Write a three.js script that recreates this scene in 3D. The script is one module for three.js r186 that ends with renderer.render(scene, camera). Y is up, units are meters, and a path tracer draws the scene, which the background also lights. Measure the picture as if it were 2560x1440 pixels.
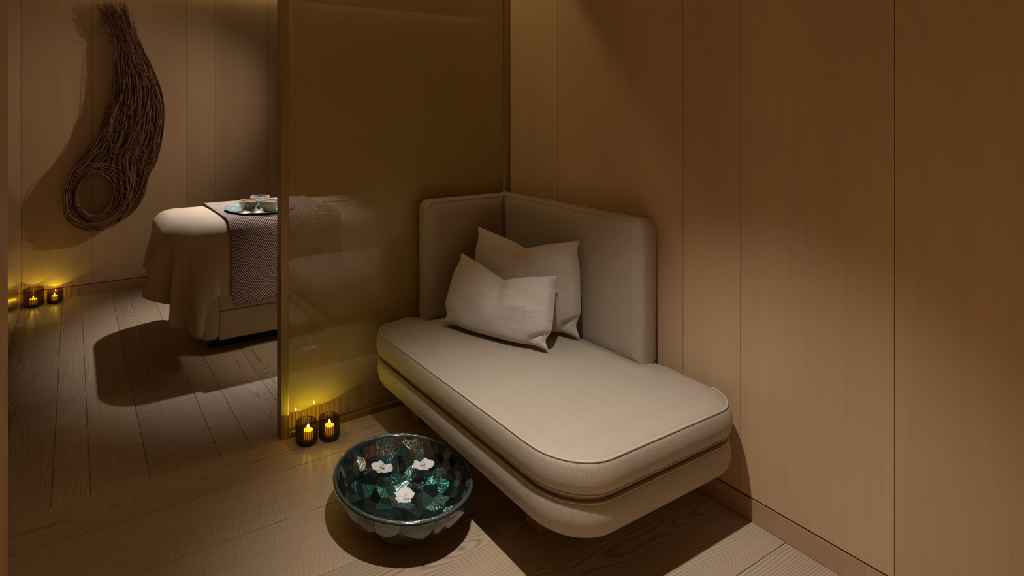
import * as THREE from 'three';
import { mergeGeometries, mergeVertices } from 'three/addons/utils/BufferGeometryUtils.js';
import { RoundedBoxGeometry } from 'three/addons/geometries/RoundedBoxGeometry.js';
import { RectAreaLightUniformsLib } from 'three/addons/lights/RectAreaLightUniformsLib.js';

// ------------------------------------------------------------------ camera, exposure, main lights
const scene = new THREE.Scene();
scene.background = new THREE.Color(0x000000);
const renderer = new THREE.WebGLRenderer({ antialias: true });
renderer.toneMapping = THREE.LinearToneMapping;
renderer.toneMappingExposure = 1.0;
renderer.shadowMap.enabled = true;
RectAreaLightUniformsLib.init();

// a shift lens: level camera, the optical axis lies high and left of the middle of the frame
const FOCAL = 1425, W = 2560, H = 1440;
const camera = new THREE.PerspectiveCamera((2 * Math.atan(720 / FOCAL) * 180) / Math.PI, W / H, 0.05, 40);
camera.position.set(0, 1.35, 0);
const YAW = (28.633 * Math.PI) / 180;
camera.lookAt(Math.sin(YAW), 1.35, -Math.cos(YAW));
camera.setViewOffset(W, H, 320, 452, W, H);

// where the rooms stand (metres)
const XR = 1.942, ZP = -2.225, ZB = -4.625, XL = -0.311, XFAR = 3.65, YC = 2.32, ZN = 1.2;
const LIGHT = {
  seatSpot: { at: [0.9, YC - 0.03, -1.0], to: [1.24, 0, -1.0], power: 13.5, angle: 0.55, penumbra: 1, color: [1, 0.96, 0.91] },
  bedSpot: { at: [1.17, YC - 0.03, -3.84], to: [0.92, 0, -3.55], power: 14.5, angle: 0.50, penumbra: 1, color: [1, 0.97, 0.95] },
  entryFill: { at: [0.42, YC - 0.03, 0.06], to: [0.46, 0, 0.04], power: 46, angle: 0.46, penumbra: 1, color: [1, 0.90, 0.70] },  // added unseen fill: its floor bounce lifts the walls and the bench sides
  aisleFill: { at: [1.7, 2.205, -2.4], to: [1.12, 0.12, -3.15], power: 7, angle: 0.28, soft: 4, penumbra: 1, color: [1, 0.86, 0.66] },  // added unseen fill for the shaded front of the massage table
  wallWash: { at: [2.9, 2.205, -3.1], to: [-0.28, 1.0, -4.6], power: 11.5, angle: 0.38, soft: 2.5, penumbra: 1, color: [1, 0.84, 0.66] },
  cove: { power: 3.0, color: [1, 0.78, 0.38] },
  candle: { power: 0.036, color: [1, 0.82, 0.04] },
};

function lamp(light, parent) {
  light.castShadow = true;
  light.shadow && light.shadow.mapSize && light.shadow.mapSize.set(1024, 1024);
  parent.add(light);
  return light;
}

// ------------------------------------------------------------------ helpers
function mulberry(seed) {
  return () => { seed = (seed + 0x6d2b79f5) | 0; let t = Math.imul(seed ^ (seed >>> 15), 1 | seed); t = (t + Math.imul(t ^ (t >>> 7), 61 | t)) ^ t; return ((t ^ (t >>> 14)) >>> 0) / 4294967296; };
}
const clamp = (x, a = 0, b = 1) => Math.min(b, Math.max(a, x));
const smooth = (a, b, x) => { const t = clamp((x - a) / (b - a)); return t * t * (3 - 2 * t); };
const mix = (a, b, t) => a + (b - a) * t;
function hash2(i, j, s) { let h = (i * 374761393 + j * 668265263 + s * 974711) | 0; h = Math.imul(h ^ (h >>> 13), 1274126177); return ((h ^ (h >>> 16)) >>> 0) / 4294967296; }
function noise2(x, y, s = 0) {
  const i = Math.floor(x), j = Math.floor(y), u = x - i, v = y - j, a = u * u * (3 - 2 * u), b = v * v * (3 - 2 * v);
  return mix(mix(hash2(i, j, s), hash2(i + 1, j, s), a), mix(hash2(i, j + 1, s), hash2(i + 1, j + 1, s), a), b) * 2 - 1;
}
const fbm = (x, y, s, n = 3) => { let v = 0, a = 0.5; for (let k = 0; k < n; k++) { v += a * noise2(x, y, s + k * 17); x *= 2.03; y *= 2.03; a *= 0.5; } return v; };
const toS = (c) => 255 * (c <= 0.0031308 ? c * 12.92 : 1.055 * Math.pow(c, 1 / 2.4) - 0.055);
function texture(w, h, fill, srgb, wrapT = THREE.RepeatWrapping) {
  const d = new Uint8Array(w * h * 4), c = [0, 0, 0];
  for (let y = 0; y < h; y++) for (let x = 0; x < w; x++) {
    fill(x, y, c);
    const o = (y * w + x) * 4;
    for (let k = 0; k < 3; k++) d[o + k] = clamp(srgb ? toS(Math.max(c[k], 0)) : c[k] * 255, 0, 255);
    d[o + 3] = 255;
  }
  const t = new THREE.DataTexture(d, w, h, THREE.RGBAFormat);
  t.wrapS = THREE.RepeatWrapping; t.wrapT = wrapT; t.magFilter = THREE.LinearFilter; t.minFilter = THREE.LinearMipmapLinearFilter; t.generateMipmaps = true;
  if (srgb) t.colorSpace = THREE.SRGBColorSpace;
  t.needsUpdate = true;
  return t;
}
const taken = new Map();
function numbered(name) { const n = taken.get(name) ?? 0; taken.set(name, n + 1); return n ? `${name}_${String(n).padStart(3, '0')}` : name; }
function part(name, geometry, material, parent, label) {
  const m = new THREE.Mesh(geometry, material);
  m.name = name; m.castShadow = m.receiveShadow = true;
  if (label) m.userData.label = label;
  parent.add(m);
  return m;
}
function thing(name, label, category, at = [0, 0, 0], turn = 0, group) {
  const o = new THREE.Group();
  o.name = numbered(name); o.position.set(...at); o.rotation.y = turn;
  o.userData = { label, category };
  if (group) o.userData.group = group;
  scene.add(o);
  return o;
}
function solo(name, geometry, material, label, category, at = [0, 0, 0], turn = 0, group) {
  const o = part(numbered(name), geometry, material, scene, label);
  o.position.set(...at); o.rotation.y = turn; o.userData.category = category;
  if (group) o.userData.group = group;
  return o;
}
function structure(name) { const o = new THREE.Group(); o.name = name; o.userData.kind = 'structure'; scene.add(o); return o; }
const box = (x0, y0, z0, x1, y1, z1) => new THREE.BoxGeometry(x1 - x0, y1 - y0, z1 - z0).translate((x0 + x1) / 2, (y0 + y1) / 2, (z0 + z1) / 2);
function rbox(x0, y0, z0, x1, y1, z1, r = 0.003, seg = 2) { return new RoundedBoxGeometry(x1 - x0, y1 - y0, z1 - z0, seg, r).translate((x0 + x1) / 2, (y0 + y1) / 2, (z0 + z1) / 2); }
function grid(nu, nv, at, uv) {
  const p = [], t = [], idx = [];
  for (let j = 0; j <= nv; j++) for (let i = 0; i <= nu; i++) { const a = at(i / nu, j / nv, i, j); p.push(...a); t.push(...(uv ? uv(i / nu, j / nv, a) : [i / nu, j / nv])); }
  for (let j = 0; j < nv; j++) for (let i = 0; i < nu; i++) { const a = j * (nu + 1) + i, b = a + 1, c = a + nu + 1, d = c + 1; idx.push(a, b, d, a, d, c); }
  const g = new THREE.BufferGeometry();
  g.setAttribute('position', new THREE.Float32BufferAttribute(p, 3)); g.setAttribute('uv', new THREE.Float32BufferAttribute(t, 2)); g.setIndex(idx); g.computeVertexNormals();
  return g;
}
// a closed grid keeps the same normals on both sides of its seam
function sealSeam(g, nu, nv) {
  const n = g.attributes.normal;
  for (let j = 0; j <= nv; j++) {
    const a = j * (nu + 1), b = a + nu, v = new THREE.Vector3(n.getX(a) + n.getX(b), n.getY(a) + n.getY(b), n.getZ(a) + n.getZ(b)).normalize();
    n.setXYZ(a, v.x, v.y, v.z); n.setXYZ(b, v.x, v.y, v.z);
  }
  return g;
}
// a board or panel: lies in local x (width) and y (length), front face at z = 0 looking to +z, chamfered all round
function slab(w, l, t, c, u0, v0, su, sv) {
  const p = [], uv = [], ring = (i, z) => [[i, i, z], [w - i, i, z], [w - i, l - i, z], [i, l - i, z]];
  const A = ring(c, 0), B = ring(0, -c), D = ring(0, -t);
  const tri = (...q) => q.forEach((a) => { p.push(...a); uv.push(u0 + a[0] * su, v0 + a[1] * sv); });
  tri(A[0], A[1], A[2], A[0], A[2], A[3]);
  for (let k = 0; k < 4; k++) { const n = (k + 1) % 4; tri(B[k], B[n], A[n], B[k], A[n], A[k]); tri(D[k], D[n], B[n], D[k], B[n], B[k]); }
  tri(D[0], D[2], D[1], D[0], D[3], D[2]);
  const g = new THREE.BufferGeometry();
  g.setAttribute('position', new THREE.Float32BufferAttribute(p, 3)); g.setAttribute('uv', new THREE.Float32BufferAttribute(uv, 2)); g.computeVertexNormals();
  return g;
}
const basis = (X, Y, Z, o) => new THREE.Matrix4().makeBasis(new THREE.Vector3(...X), new THREE.Vector3(...Y), new THREE.Vector3(...Z)).setPosition(...o);
// texture coordinates in metres from the side a face points to
function boxUV(g, s = 1) {
  if (g.index) g = g.toNonIndexed();
  const p = g.attributes.position, n = g.attributes.normal, uv = new Float32Array(p.count * 2);
  for (let i = 0; i < p.count; i++) {
    const x = Math.abs(n.getX(i)), y = Math.abs(n.getY(i)), z = Math.abs(n.getZ(i));
    const [a, b] = y >= x && y >= z ? [p.getX(i), p.getZ(i)] : x >= z ? [p.getZ(i), p.getY(i)] : [p.getX(i), p.getY(i)];
    uv[i * 2] = a * s; uv[i * 2 + 1] = b * s;
  }
  g.setAttribute('uv', new THREE.BufferAttribute(uv, 2));
  return g;
}
function tubeAlong(points, r, seg = 64, radial = 6, closed = false) {
  return new THREE.TubeGeometry(new THREE.CatmullRomCurve3(points.map((q) => (q.isVector3 ? q : new THREE.Vector3(...q))), closed), seg, r, radial, closed);
}
function lathe(profile, seg = 48) { return new THREE.LatheGeometry(profile.map(([x, y]) => new THREE.Vector2(x, y)), seg); }

// ------------------------------------------------------------------ computed textures
// growth rings as a board cuts them: rings about a wandering pith that lies some way behind the board
function ringField(seed, rnd) {
  const x0 = mix(-0.05, 0.3, rnd()), d0 = mix(-0.02, 0.06, rnd()), slope = mix(-0.022, 0.022, rnd()), spacing = mix(0.0062, 0.0098, rnd());
  return (x, y) => {
    const wx = x + 0.010 * fbm(x * 9, y * 1.6, seed, 3) + 0.004 * noise2(x * 40, y * 7, seed + 5);
    const px = x0 + 0.05 * noise2(y * 0.9, 3.1, seed + 9), d = d0 + slope * y + 0.07 * fbm(y * 1.15, 7.7, seed + 21, 3);
    return Math.hypot(wx - px, d) / spacing + 0.5 * noise2(x * 18, y * 3, seed + 40);
  };
}
const ASH = 7, ASH_W = 292;   // seven boards side by side in one texture, one pixel a millimetre
const ash = (() => {
  const rnd = mulberry(77), fields = [], tone = [];
  for (let k = 0; k < ASH; k++) { fields.push(ringField(100 + k * 60, rnd)); tone.push([mix(0.84, 1.1, rnd()), mix(-0.03, 0.03, rnd())]); }
  const n = 2048, grain = new Float32Array(n * n);
  const color = texture(n, n, (x, y, c) => {
    const k = Math.min(ASH - 1, Math.floor(x / ASH_W)), lx = (x - k * ASH_W) / 1000, ly = y / 1000, f = fields[k](lx, ly), p = f - Math.floor(f);
    const line = Math.exp(-p * 7) * 0.75 + smooth(0.72, 1, p) * 0.62, ray = 0.5 + 0.5 * fbm(x * 0.45, y * 0.018, k * 31 + 3, 3), year = 0.72 + 0.4 * hash2(Math.floor(f), k, 8);
    const g = clamp(line * year * (0.75 + 0.5 * ray));
    grain[y * n + x] = g;
    const m = tone[k][0] * (0.93 + 0.12 * ray + 0.05 * noise2(x * 0.006, y * 0.003, k + 70)) * (1 - 0.66 * g);
    c[0] = 0.46 * m * (1 + tone[k][1] * 0.5); c[1] = 0.338 * m * (1 - 0.06 * g); c[2] = 0.226 * m * (1 - tone[k][1]) * (1 - 0.12 * g);
  }, true, THREE.MirroredRepeatWrapping);
  const bump = texture(n, n, (x, y, c) => { c[0] = c[1] = c[2] = 1 - grain[y * n + x]; }, false, THREE.MirroredRepeatWrapping);
  return { color, bump };
})();
const VEN = 4;   // four leaves of veneer, each 0.75 m wide and 3 m high
const veneer = (() => {
  const rnd = mulberry(5), fields = [], tone = [];
  for (let k = 0; k < VEN; k++) { fields.push(ringField(900 + k * 60, rnd)); tone.push(mix(0.94, 1.05, rnd())); }
  const n = 2048, px = 3 / n;
  return texture(n, n, (x, y, c) => {
    const k = Math.floor(x / 512), lx = (x - k * 512) * px, ly = y * px, f = fields[k](lx * 0.42, ly * 0.5) * 0.8, p = f - Math.floor(f);
    const line = smooth(0.55, 0.95, p) * (1 - smooth(0.95, 1, p)), fibre = fbm(x * 0.6, y * 0.012, k * 7 + 300, 3), broad = fbm(lx * 5, ly * 0.7, k * 13 + 400, 3), fleck = smooth(0.72, 0.95, noise2(x * 0.25, y * 0.03, 500 + k));
    const m = tone[k] * (1 + 0.028 * fibre + 0.15 * broad - 0.03 * line - 0.035 * fleck);
    c[0] = 0.53 * m; c[1] = 0.362 * m * (1 + 0.02 * broad); c[2] = 0.21 * m * (1 + 0.05 * broad);
  }, true, THREE.MirroredRepeatWrapping);
})();
// plain weave with slubs: 2.2 mm threads
const WEAVE = 512, WEAVE_M = 0.28;
function weave(base, seed, contrast) {
  const n = WEAVE, T = 128, h = new Float32Array(n * n), ca = [], cb = [];
  const rnd = mulberry(seed);
  for (let i = 0; i < T; i++) { ca.push(rnd()); cb.push(rnd()); }
  const color = texture(n, n, (x, y, c) => {
    const i = Math.floor((x / n) * T), j = Math.floor((y / n) * T), u = (x / n) * T - i - 0.5, v = (y / n) * T - j - 0.5, over = (i + j) % 2;
    const a = Math.sqrt(Math.max(0, 1 - 3.2 * u * u)), b = Math.sqrt(Math.max(0, 1 - 3.2 * v * v));
    const z = over ? a * (0.75 + 0.25 * Math.cos(v * Math.PI)) : b * (0.75 + 0.25 * Math.cos(u * Math.PI));
    h[y * n + x] = z;
    const slub = over ? ca[i] * (0.6 + 0.4 * hash2(i, j >> 2, seed)) : cb[j] * (0.6 + 0.4 * hash2(i >> 2, j, seed + 1));
    const m = (0.60 + 0.42 * z) * (1 + contrast * (slub - 0.4));
    for (let k = 0; k < 3; k++) c[k] = base[k] * m;
  }, true);
  const bump = texture(n, n, (x, y, c) => { c[0] = c[1] = c[2] = h[y * n + x]; }, false);
  for (const t of [color, bump]) t.repeat.set(1 / WEAVE_M, 1 / WEAVE_M);
  return { color, bump };
}
const nubby = texture(512, 512, (x, y, c) => { const w = (a) => (a % 512); c[0] = c[1] = c[2] = clamp(0.5 + 0.55 * noise2(w(x) * 0.42, w(y) * 0.42, 11) + 0.35 * noise2(x * 0.9, y * 0.9, 12)); }, false);
nubby.repeat.set(1 / 0.22, 1 / 0.22);
// herringbone of a thick woven runner: 8 yarns by two rows in a tile
const RUN_W = 0.102, RUN_H = 0.122;
const herring = (() => {
  const n = 512, h = new Float32Array(n * n);
  const color = texture(n, n, (x, y, c) => {
    const row = y < n / 2 ? 0 : 1, v = (y % (n / 2)) / (n / 2), s = (row ? 1 - v : v) * 3.6, q = (x / n) * 8 + s + 0.06 * noise2(x * 0.05, y * 0.05, 3), f = q - Math.floor(q);
    const dark = smooth(0.0, 0.10, f) * (1 - smooth(0.54, 0.64, f)), stitch = 0.5 + 0.5 * Math.cos(v * Math.PI * 2 * 9), fuzz = 0.86 + 0.2 * noise2(x * 0.35, y * 0.35, 9);
    h[y * n + x] = 0.35 + 0.4 * Math.abs(Math.sin(f * Math.PI * 2)) + 0.2 * stitch;
    const A = [0.78, 0.63, 0.55], B = [0.075, 0.017, 0.014];
    for (let k = 0; k < 3; k++) c[k] = mix(A[k] * (0.86 + 0.14 * stitch), B[k], dark) * fuzz;
  }, true);
  const bump = texture(n, n, (x, y, c) => { c[0] = c[1] = c[2] = h[y * n + x]; }, false);
  for (const t of [color, bump]) t.repeat.set(1 / RUN_W, 1 / RUN_H);
  return { color, bump };
})();
// cloth laminated in the screen glass: fine herringbone in upright columns, open between its yarns
const MESH_M = 0.21;
const meshCloth = (() => {
  const n = 1024, open = new Float32Array(n * n);
  const color = texture(n, n, (x, y, c) => {
    const col = Math.floor((x / n) * 4), u = (x / n) * 4 - col, s = col % 2 ? 1 - u : u, q = (y / n) * 20 + s * 6.2, f = q - Math.floor(q);
    const yarn = smooth(0.05, 0.3, f) * (1 - smooth(0.62, 0.85, f)), thread = 0.5 + 0.5 * Math.sin((x / n) * Math.PI * 2 * 96), m = (0.86 + 0.24 * yarn) * (0.92 + 0.12 * thread) * (0.94 + 0.14 * noise2(x * 0.3, y * 0.3, 4));
    open[y * n + x] = 0.80 + 0.11 * yarn;
    c[0] = 0.42 * m; c[1] = 0.325 * m; c[2] = 0.125 * m;
  }, true);
  const alpha = texture(n, n, (x, y, c) => { c[0] = c[1] = c[2] = open[y * n + x]; }, false);
  for (const t of [color, alpha]) t.repeat.set(1 / MESH_M, 1 / MESH_M);
  return { color, alpha };
})();
// streaks of mother-of-pearl
const pearl = texture(512, 512, (x, y, c) => {
  const w = fbm(x * 0.012, y * 0.012, 60, 3), s = Math.sin((x * 0.05 + y * 0.11 + w * 9) * 1.3) * 0.5 + 0.5, m = 0.55 + 0.5 * s * (0.5 + 0.5 * noise2(x * 0.08, y * 0.05, 61)) + 0.35 * noise2(x * 0.16, y * 0.2, 62);
  c[0] = 0.78 * m; c[1] = 0.84 * m; c[2] = 0.82 * m;
}, true);
const pearlBump = texture(512, 512, (x, y, c) => { const w = fbm(x * 0.02, y * 0.02, 70, 3); c[0] = c[1] = c[2] = clamp(0.5 + 0.5 * Math.sin((x * 0.06 + y * 0.13 + w * 10)) * 0.6 + 0.3 * noise2(x * 0.15, y * 0.15, 71)); }, false);
// pale stitched petals scattered over the bed linen
const linen = (() => {
  const cv = document.createElement('canvas'); cv.width = cv.height = 1024;
  const g = cv.getContext('2d');
  g.fillStyle = 'rgb(194,172,148)'; g.fillRect(0, 0, 1024, 1024);
  const rnd = mulberry(41);
  for (let i = 0; i < 9000; i++) { g.fillStyle = `rgba(${rnd() < 0.5 ? '120,95,65' : '225,200,165'},0.10)`; g.fillRect(rnd() * 1024, rnd() * 1024, 1 + rnd() * 9, 1); }
  g.lineWidth = 2.4; g.strokeStyle = 'rgba(226,204,174,0.55)';
  for (const [cx, cy, r, a0] of [[180, 640, 88, 0.3], [470, 700, 110, -0.4], [760, 600, 95, 0.8], [320, 860, 100, 1.4], [640, 880, 90, 0.1], [900, 830, 100, 2.0], [60, 900, 80, 1.0]]) {
    for (let k = 0; k < 6; k++) {
      const a = a0 + (k * Math.PI) / 3, ex = cx + Math.cos(a) * r, ey = cy + Math.sin(a) * r, px = -Math.sin(a) * r * 0.42, py = Math.cos(a) * r * 0.42;
      g.beginPath(); g.moveTo(cx, cy); g.quadraticCurveTo((cx + ex) / 2 + px, (cy + ey) / 2 + py, ex, ey); g.quadraticCurveTo((cx + ex) / 2 - px, (cy + ey) / 2 - py, cx, cy); g.stroke();
    }
  }
  const t = new THREE.CanvasTexture(cv); t.colorSpace = THREE.SRGBColorSpace; t.wrapS = t.wrapT = THREE.RepeatWrapping; t.magFilter = THREE.LinearFilter;
  return t;
})();

// ------------------------------------------------------------------ materials
const std = (o) => new THREE.MeshStandardMaterial({ side: THREE.DoubleSide, ...o });
const phys = (o) => new THREE.MeshPhysicalMaterial({ side: THREE.DoubleSide, ...o });
const rgb = (r, g, b) => new THREE.Color().setRGB(r, g, b);
const seatWeave = weave([0.435, 0.362, 0.28], 21, 0.16), pillowWeave = weave([0.67, 0.585, 0.51], 33, 0.16);
const M = {
  floor: std({ map: ash.color, bumpMap: ash.bump, bumpScale: 0.0004, roughness: 0.5 }),
  veneer: std({ map: veneer, roughness: 0.46 }),
  lacquer: phys({ map: veneer, roughness: 0.3, clearcoat: 1, clearcoatRoughness: 0.09 }),
  skirting: std({ map: veneer, color: rgb(0.82, 0.75, 0.75), roughness: 0.45 }),
  plaster: std({ color: rgb(0.55, 0.45, 0.34), roughness: 0.9 }),
  groove: std({ color: rgb(0.24, 0.16, 0.10), roughness: 0.9 }),
  bronze: std({ color: rgb(0.34, 0.25, 0.115), metalness: 0.75, roughness: 0.42 }),
  glass: phys({ color: rgb(1, 0.98, 0.92), roughness: 0.0, transmission: 1, thickness: 0, ior: 1.62 }),
  interlayer: std({ map: meshCloth.color, alphaMap: meshCloth.alpha, transparent: true, roughness: 0.75 }),
  seat: phys({ map: seatWeave.color, bumpMap: seatWeave.bump, bumpScale: 0.0011, roughness: 0.48, sheen: 0.35, sheenRoughness: 0.45, sheenColor: rgb(0.9, 0.85, 0.8) }),
  seam: std({ color: rgb(0.46, 0.37, 0.27), roughness: 0.6 }),
  pillow: phys({ map: pillowWeave.color, bumpMap: nubby, bumpScale: 0.0016, roughness: 0.9, sheen: 0.3, sheenRoughness: 0.6, sheenColor: rgb(0.9, 0.85, 0.8) }),
  legWood: std({ color: rgb(0.30, 0.135, 0.045), roughness: 0.5 }),
  cream: phys({ color: rgb(0.78, 0.68, 0.53), roughness: 0.38, clearcoat: 0.3, clearcoatRoughness: 0.25 }),
  black: std({ color: rgb(0.006, 0.006, 0.007), roughness: 0.6 }),
  linen: phys({ map: linen, roughness: 0.8, sheen: 0.3, sheenRoughness: 0.5, sheenColor: rgb(0.9, 0.82, 0.7) }),
  runner: std({ map: herring.color, bumpMap: herring.bump, bumpScale: 0.0025, roughness: 0.95 }),
  yarn: std({ color: rgb(0.20, 0.085, 0.065), roughness: 0.95 }),
  twig: std({ vertexColors: true, roughness: 0.62 }),
  resin: phys({ color: rgb(0.03, 0.045, 0.043), roughness: 0.22, clearcoat: 0.6, clearcoatRoughness: 0.1 }),
  water: phys({ color: rgb(0.74, 0.93, 0.92), roughness: 0.0, transmission: 1, thickness: 0, ior: 1.33 }),
  petal: phys({ color: rgb(0.82, 0.80, 0.82), roughness: 0.55, transmission: 0.12, thickness: 0 }),
  orchidLip: std({ color: rgb(0.80, 0.74, 0.62), roughness: 0.5 }),
  orchidHeart: std({ color: rgb(0.62, 0.50, 0.06), roughness: 0.5 }),
  amber: phys({ color: rgb(0.54, 0.43, 0.13), roughness: 0.04, transmission: 1, thickness: 0, ior: 1.5 }),
  amberRib: phys({ color: rgb(0.30, 0.21, 0.055), roughness: 0.04, transmission: 1, thickness: 0, ior: 1.5 }),
  amberFoot: phys({ color: rgb(0.06, 0.035, 0.01), roughness: 0.1, transmission: 0.5, thickness: 0, ior: 1.5 }),
  wax: phys({ color: rgb(0.80, 0.66, 0.36), roughness: 0.5, transmission: 0.35, thickness: 0 }),
  wick: std({ color: rgb(0.02, 0.015, 0.01), roughness: 0.9 }),
  flame: std({ color: rgb(1, 0.8, 0.4), emissive: rgb(1, 0.72, 0.28), emissiveIntensity: 14, roughness: 1 }),
  led: std({ color: rgb(1, 0.9, 0.7), emissive: rgb(1, 0.75, 0.42), emissiveIntensity: 1.2, roughness: 1 }),
  lens: std({ color: rgb(1, 0.95, 0.85), emissive: rgb(1, 0.9, 0.75), emissiveIntensity: 3, roughness: 1 }),
  trim: std({ color: rgb(0.25, 0.2, 0.14), metalness: 0.6, roughness: 0.4 }),
  tray: phys({ map: pearl, color: rgb(0.62, 0.74, 0.76), bumpMap: pearlBump, bumpScale: 0.0006, roughness: 0.25, clearcoat: 0.5, clearcoatRoughness: 0.1 }),
  shellCup: phys({ color: rgb(0.74, 0.75, 0.66), bumpMap: pearlBump, bumpScale: 0.0006, roughness: 0.4, clearcoat: 0.3 }),
  grains: std({ color: rgb(0.50, 0.27, 0.15), roughness: 0.9 }),
  darkGrains: std({ color: rgb(0.16, 0.05, 0.025), roughness: 0.8 }),
  brass: std({ color: rgb(0.36, 0.28, 0.18), metalness: 0.9, roughness: 0.45, bumpMap: pearlBump, bumpScale: 0.001 }),
  cord: std({ color: rgb(0.012, 0.011, 0.011), roughness: 0.6 }),
};
// shell: a few tones each for the inside and the outside of the bowl; the play of colour is a thin film
const shellInside = [[0.06, 0.11, 0.105], [0.025, 0.05, 0.05], [0.30, 0.36, 0.33], [0.15, 0.125, 0.10], [0.05, 0.10, 0.115], [0.46, 0.47, 0.45], [0.05, 0.043, 0.036], [0.12, 0.27, 0.245], [0.20, 0.15, 0.115], [0.09, 0.085, 0.065]].map((c, k) =>
  phys({ map: pearl, bumpMap: pearlBump, bumpScale: 0.0008, color: rgb(...c.map((v) => v * 1.25)), metalness: 0.75, roughness: 0.27, iridescence: 1, iridescenceIOR: 1.55, iridescenceThicknessRange: [100, 260 + 55 * k], clearcoat: 0.6, clearcoatRoughness: 0.08 }));
const shellOutside = [[0.34, 0.30, 0.22], [0.27, 0.17, 0.14], [0.10, 0.10, 0.075], [0.38, 0.35, 0.27], [0.17, 0.20, 0.155], [0.07, 0.055, 0.042]].map((c, k) =>
  phys({ map: pearl, bumpMap: pearlBump, bumpScale: 0.0005, color: rgb(...c.map((v) => v * 0.7)), metalness: 0.4, roughness: 0.24, iridescence: 1, iridescenceIOR: 1.5, iridescenceThicknessRange: [100, 300 + 60 * k], clearcoat: 0.7, clearcoatRoughness: 0.06 }));

// ------------------------------------------------------------------ the rooms
{
  const rnd = mulberry(9);
  const floor = structure('floor');
  part('subfloor', box(XL - 0.1, -0.12, ZB - 0.1, XFAR + 0.1, -0.021, ZN + 0.1), M.groove, floor);
  let k = 2;
  const board = (w, l, m) => {
    const s = (k = (k + 3) % ASH), off = rnd() * 1.2;
    const g = slab(w - 0.0016, l - 0.001, 0.02, 0.0009, (s * ASH_W + Math.max(0, (ASH_W - w * 1000) * rnd())) / 2048, off / 2.048, 1 / 2.048, 1 / 2.048);
    part('plank', g.applyMatrix4(m), M.floor, floor);
  };
  // treatment room: boards run away from the door
  let xs = [XL, -0.063, 0.055, 0.248, 0.503, 0.623, 0.823];
  for (let x = 0.823, i = 0; x < XFAR - 0.12; i++) { x = Math.min(XFAR, x + [0.255, 0.12, 0.195, 0.25, 0.12][i % 5]); xs.push(x > XFAR - 0.12 ? XFAR : x); }
  for (let i = 0; i + 1 < xs.length; i++) board(xs[i + 1] - xs[i], ZP - ZB, basis([1, 0, 0], [0, 0, -1], [0, 1, 0], [xs[i], 0, ZP]));
  // front room: boards run along the glass screen
  const zs = [ZP, -2.038, -1.792, -1.53, -1.245, -0.954, -0.7, -0.41, -0.12, 0.17, 0.46, 0.75, ZN];
  for (let i = 0; i + 1 < zs.length; i++) board(zs[i + 1] - zs[i], XR - XL, basis([0, 0, 1], [1, 0, 0], [0, 1, 0], [XL, 0, zs[i]]));
}
let leaf = 0;
function panelled(wall, seams, y0, y1, place, material = M.veneer, gap = 0.0015) {
  const rnd = mulberry(300 + leaf);
  for (let i = 0; i + 1 < seams.length; i++) {
    const w = Math.abs(seams[i + 1] - seams[i]), s = leaf++ % VEN;
    const g = slab(w - gap, y1 - y0, 0.018, 0.0008, (s * 512 + Math.max(0, 512 - w / 3 * 2048) * rnd()) / 2048, rnd() * 0.5, 1 / 3, 1 / 3);
    part('panel', g.applyMatrix4(place(Math.min(seams[i], seams[i + 1]), Math.max(seams[i], seams[i + 1]), y0)), material, wall);
  }
}
const SK = 0.075;   // height of the skirting
const skirt = (name, g) => { const o = part(name, boxUV(g, 1 / 3), M.skirting, scene); o.userData.kind = 'structure'; };
{ // right wall of the front room, facing -x
  const w = structure('wall_right');
  part('core', box(XR + 0.018, 0, ZP - 0.05, XR + 0.12, YC + 0.2, ZN), M.groove, w);
  panelled(w, [ZP, -1.904, -1.294, -1.091, -0.688, -0.20, 0.45, ZN], SK + 0.003, YC + 0.15, (a, b, y) => basis([0, 0, 1], [0, 1, 0], [-1, 0, 0], [XR, y, a]));
  skirt('baseboard_right', box(XR - 0.001, 0.0006, ZP + 0.03, XR + 0.0179, SK - 0.0025, ZN));
}
{ // back wall of the treatment room, facing +z
  const w = structure('wall_back');
  part('core', box(XL, 0, ZB - 0.12, XFAR, YC + 0.2, ZB - 0.018), M.groove, w);
  panelled(w, [XL, 0.127, 0.778, 0.998, 1.432, 1.95, 2.5, 3.1, XFAR], SK + 0.003, YC + 0.2, (a, b, y) => basis([1, 0, 0], [0, 1, 0], [0, 0, 1], [a, y, ZB]));
  skirt('baseboard_back', box(XL, 0.0006, ZB - 0.0179, XFAR, SK - 0.0025, ZB + 0.002));
}
{ // lacquered left wall
  const w = structure('wall_left');
  part('core', box(XL - 0.12, 0, ZB - 0.12, XL - 0.018, YC + 0.2, -1.364), M.groove, w);
  panelled(w, [ZB + 0.001, -4.289, -3.6, -2.9, -2.2, -1.364], 0.002, YC + 0.15, (a, b, y) => basis([0, 0, -1], [0, 1, 0], [1, 0, 0], [XL, y, b]), M.lacquer);
}
{ // the wall end that stands at the left edge of the view
  const w = structure('wall_near');
  part('return', boxUV(box(XL - 0.12, 0, -1.362, -0.114, YC + 0.1, ZN), 1 / 3), M.veneer, w);
}
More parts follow.
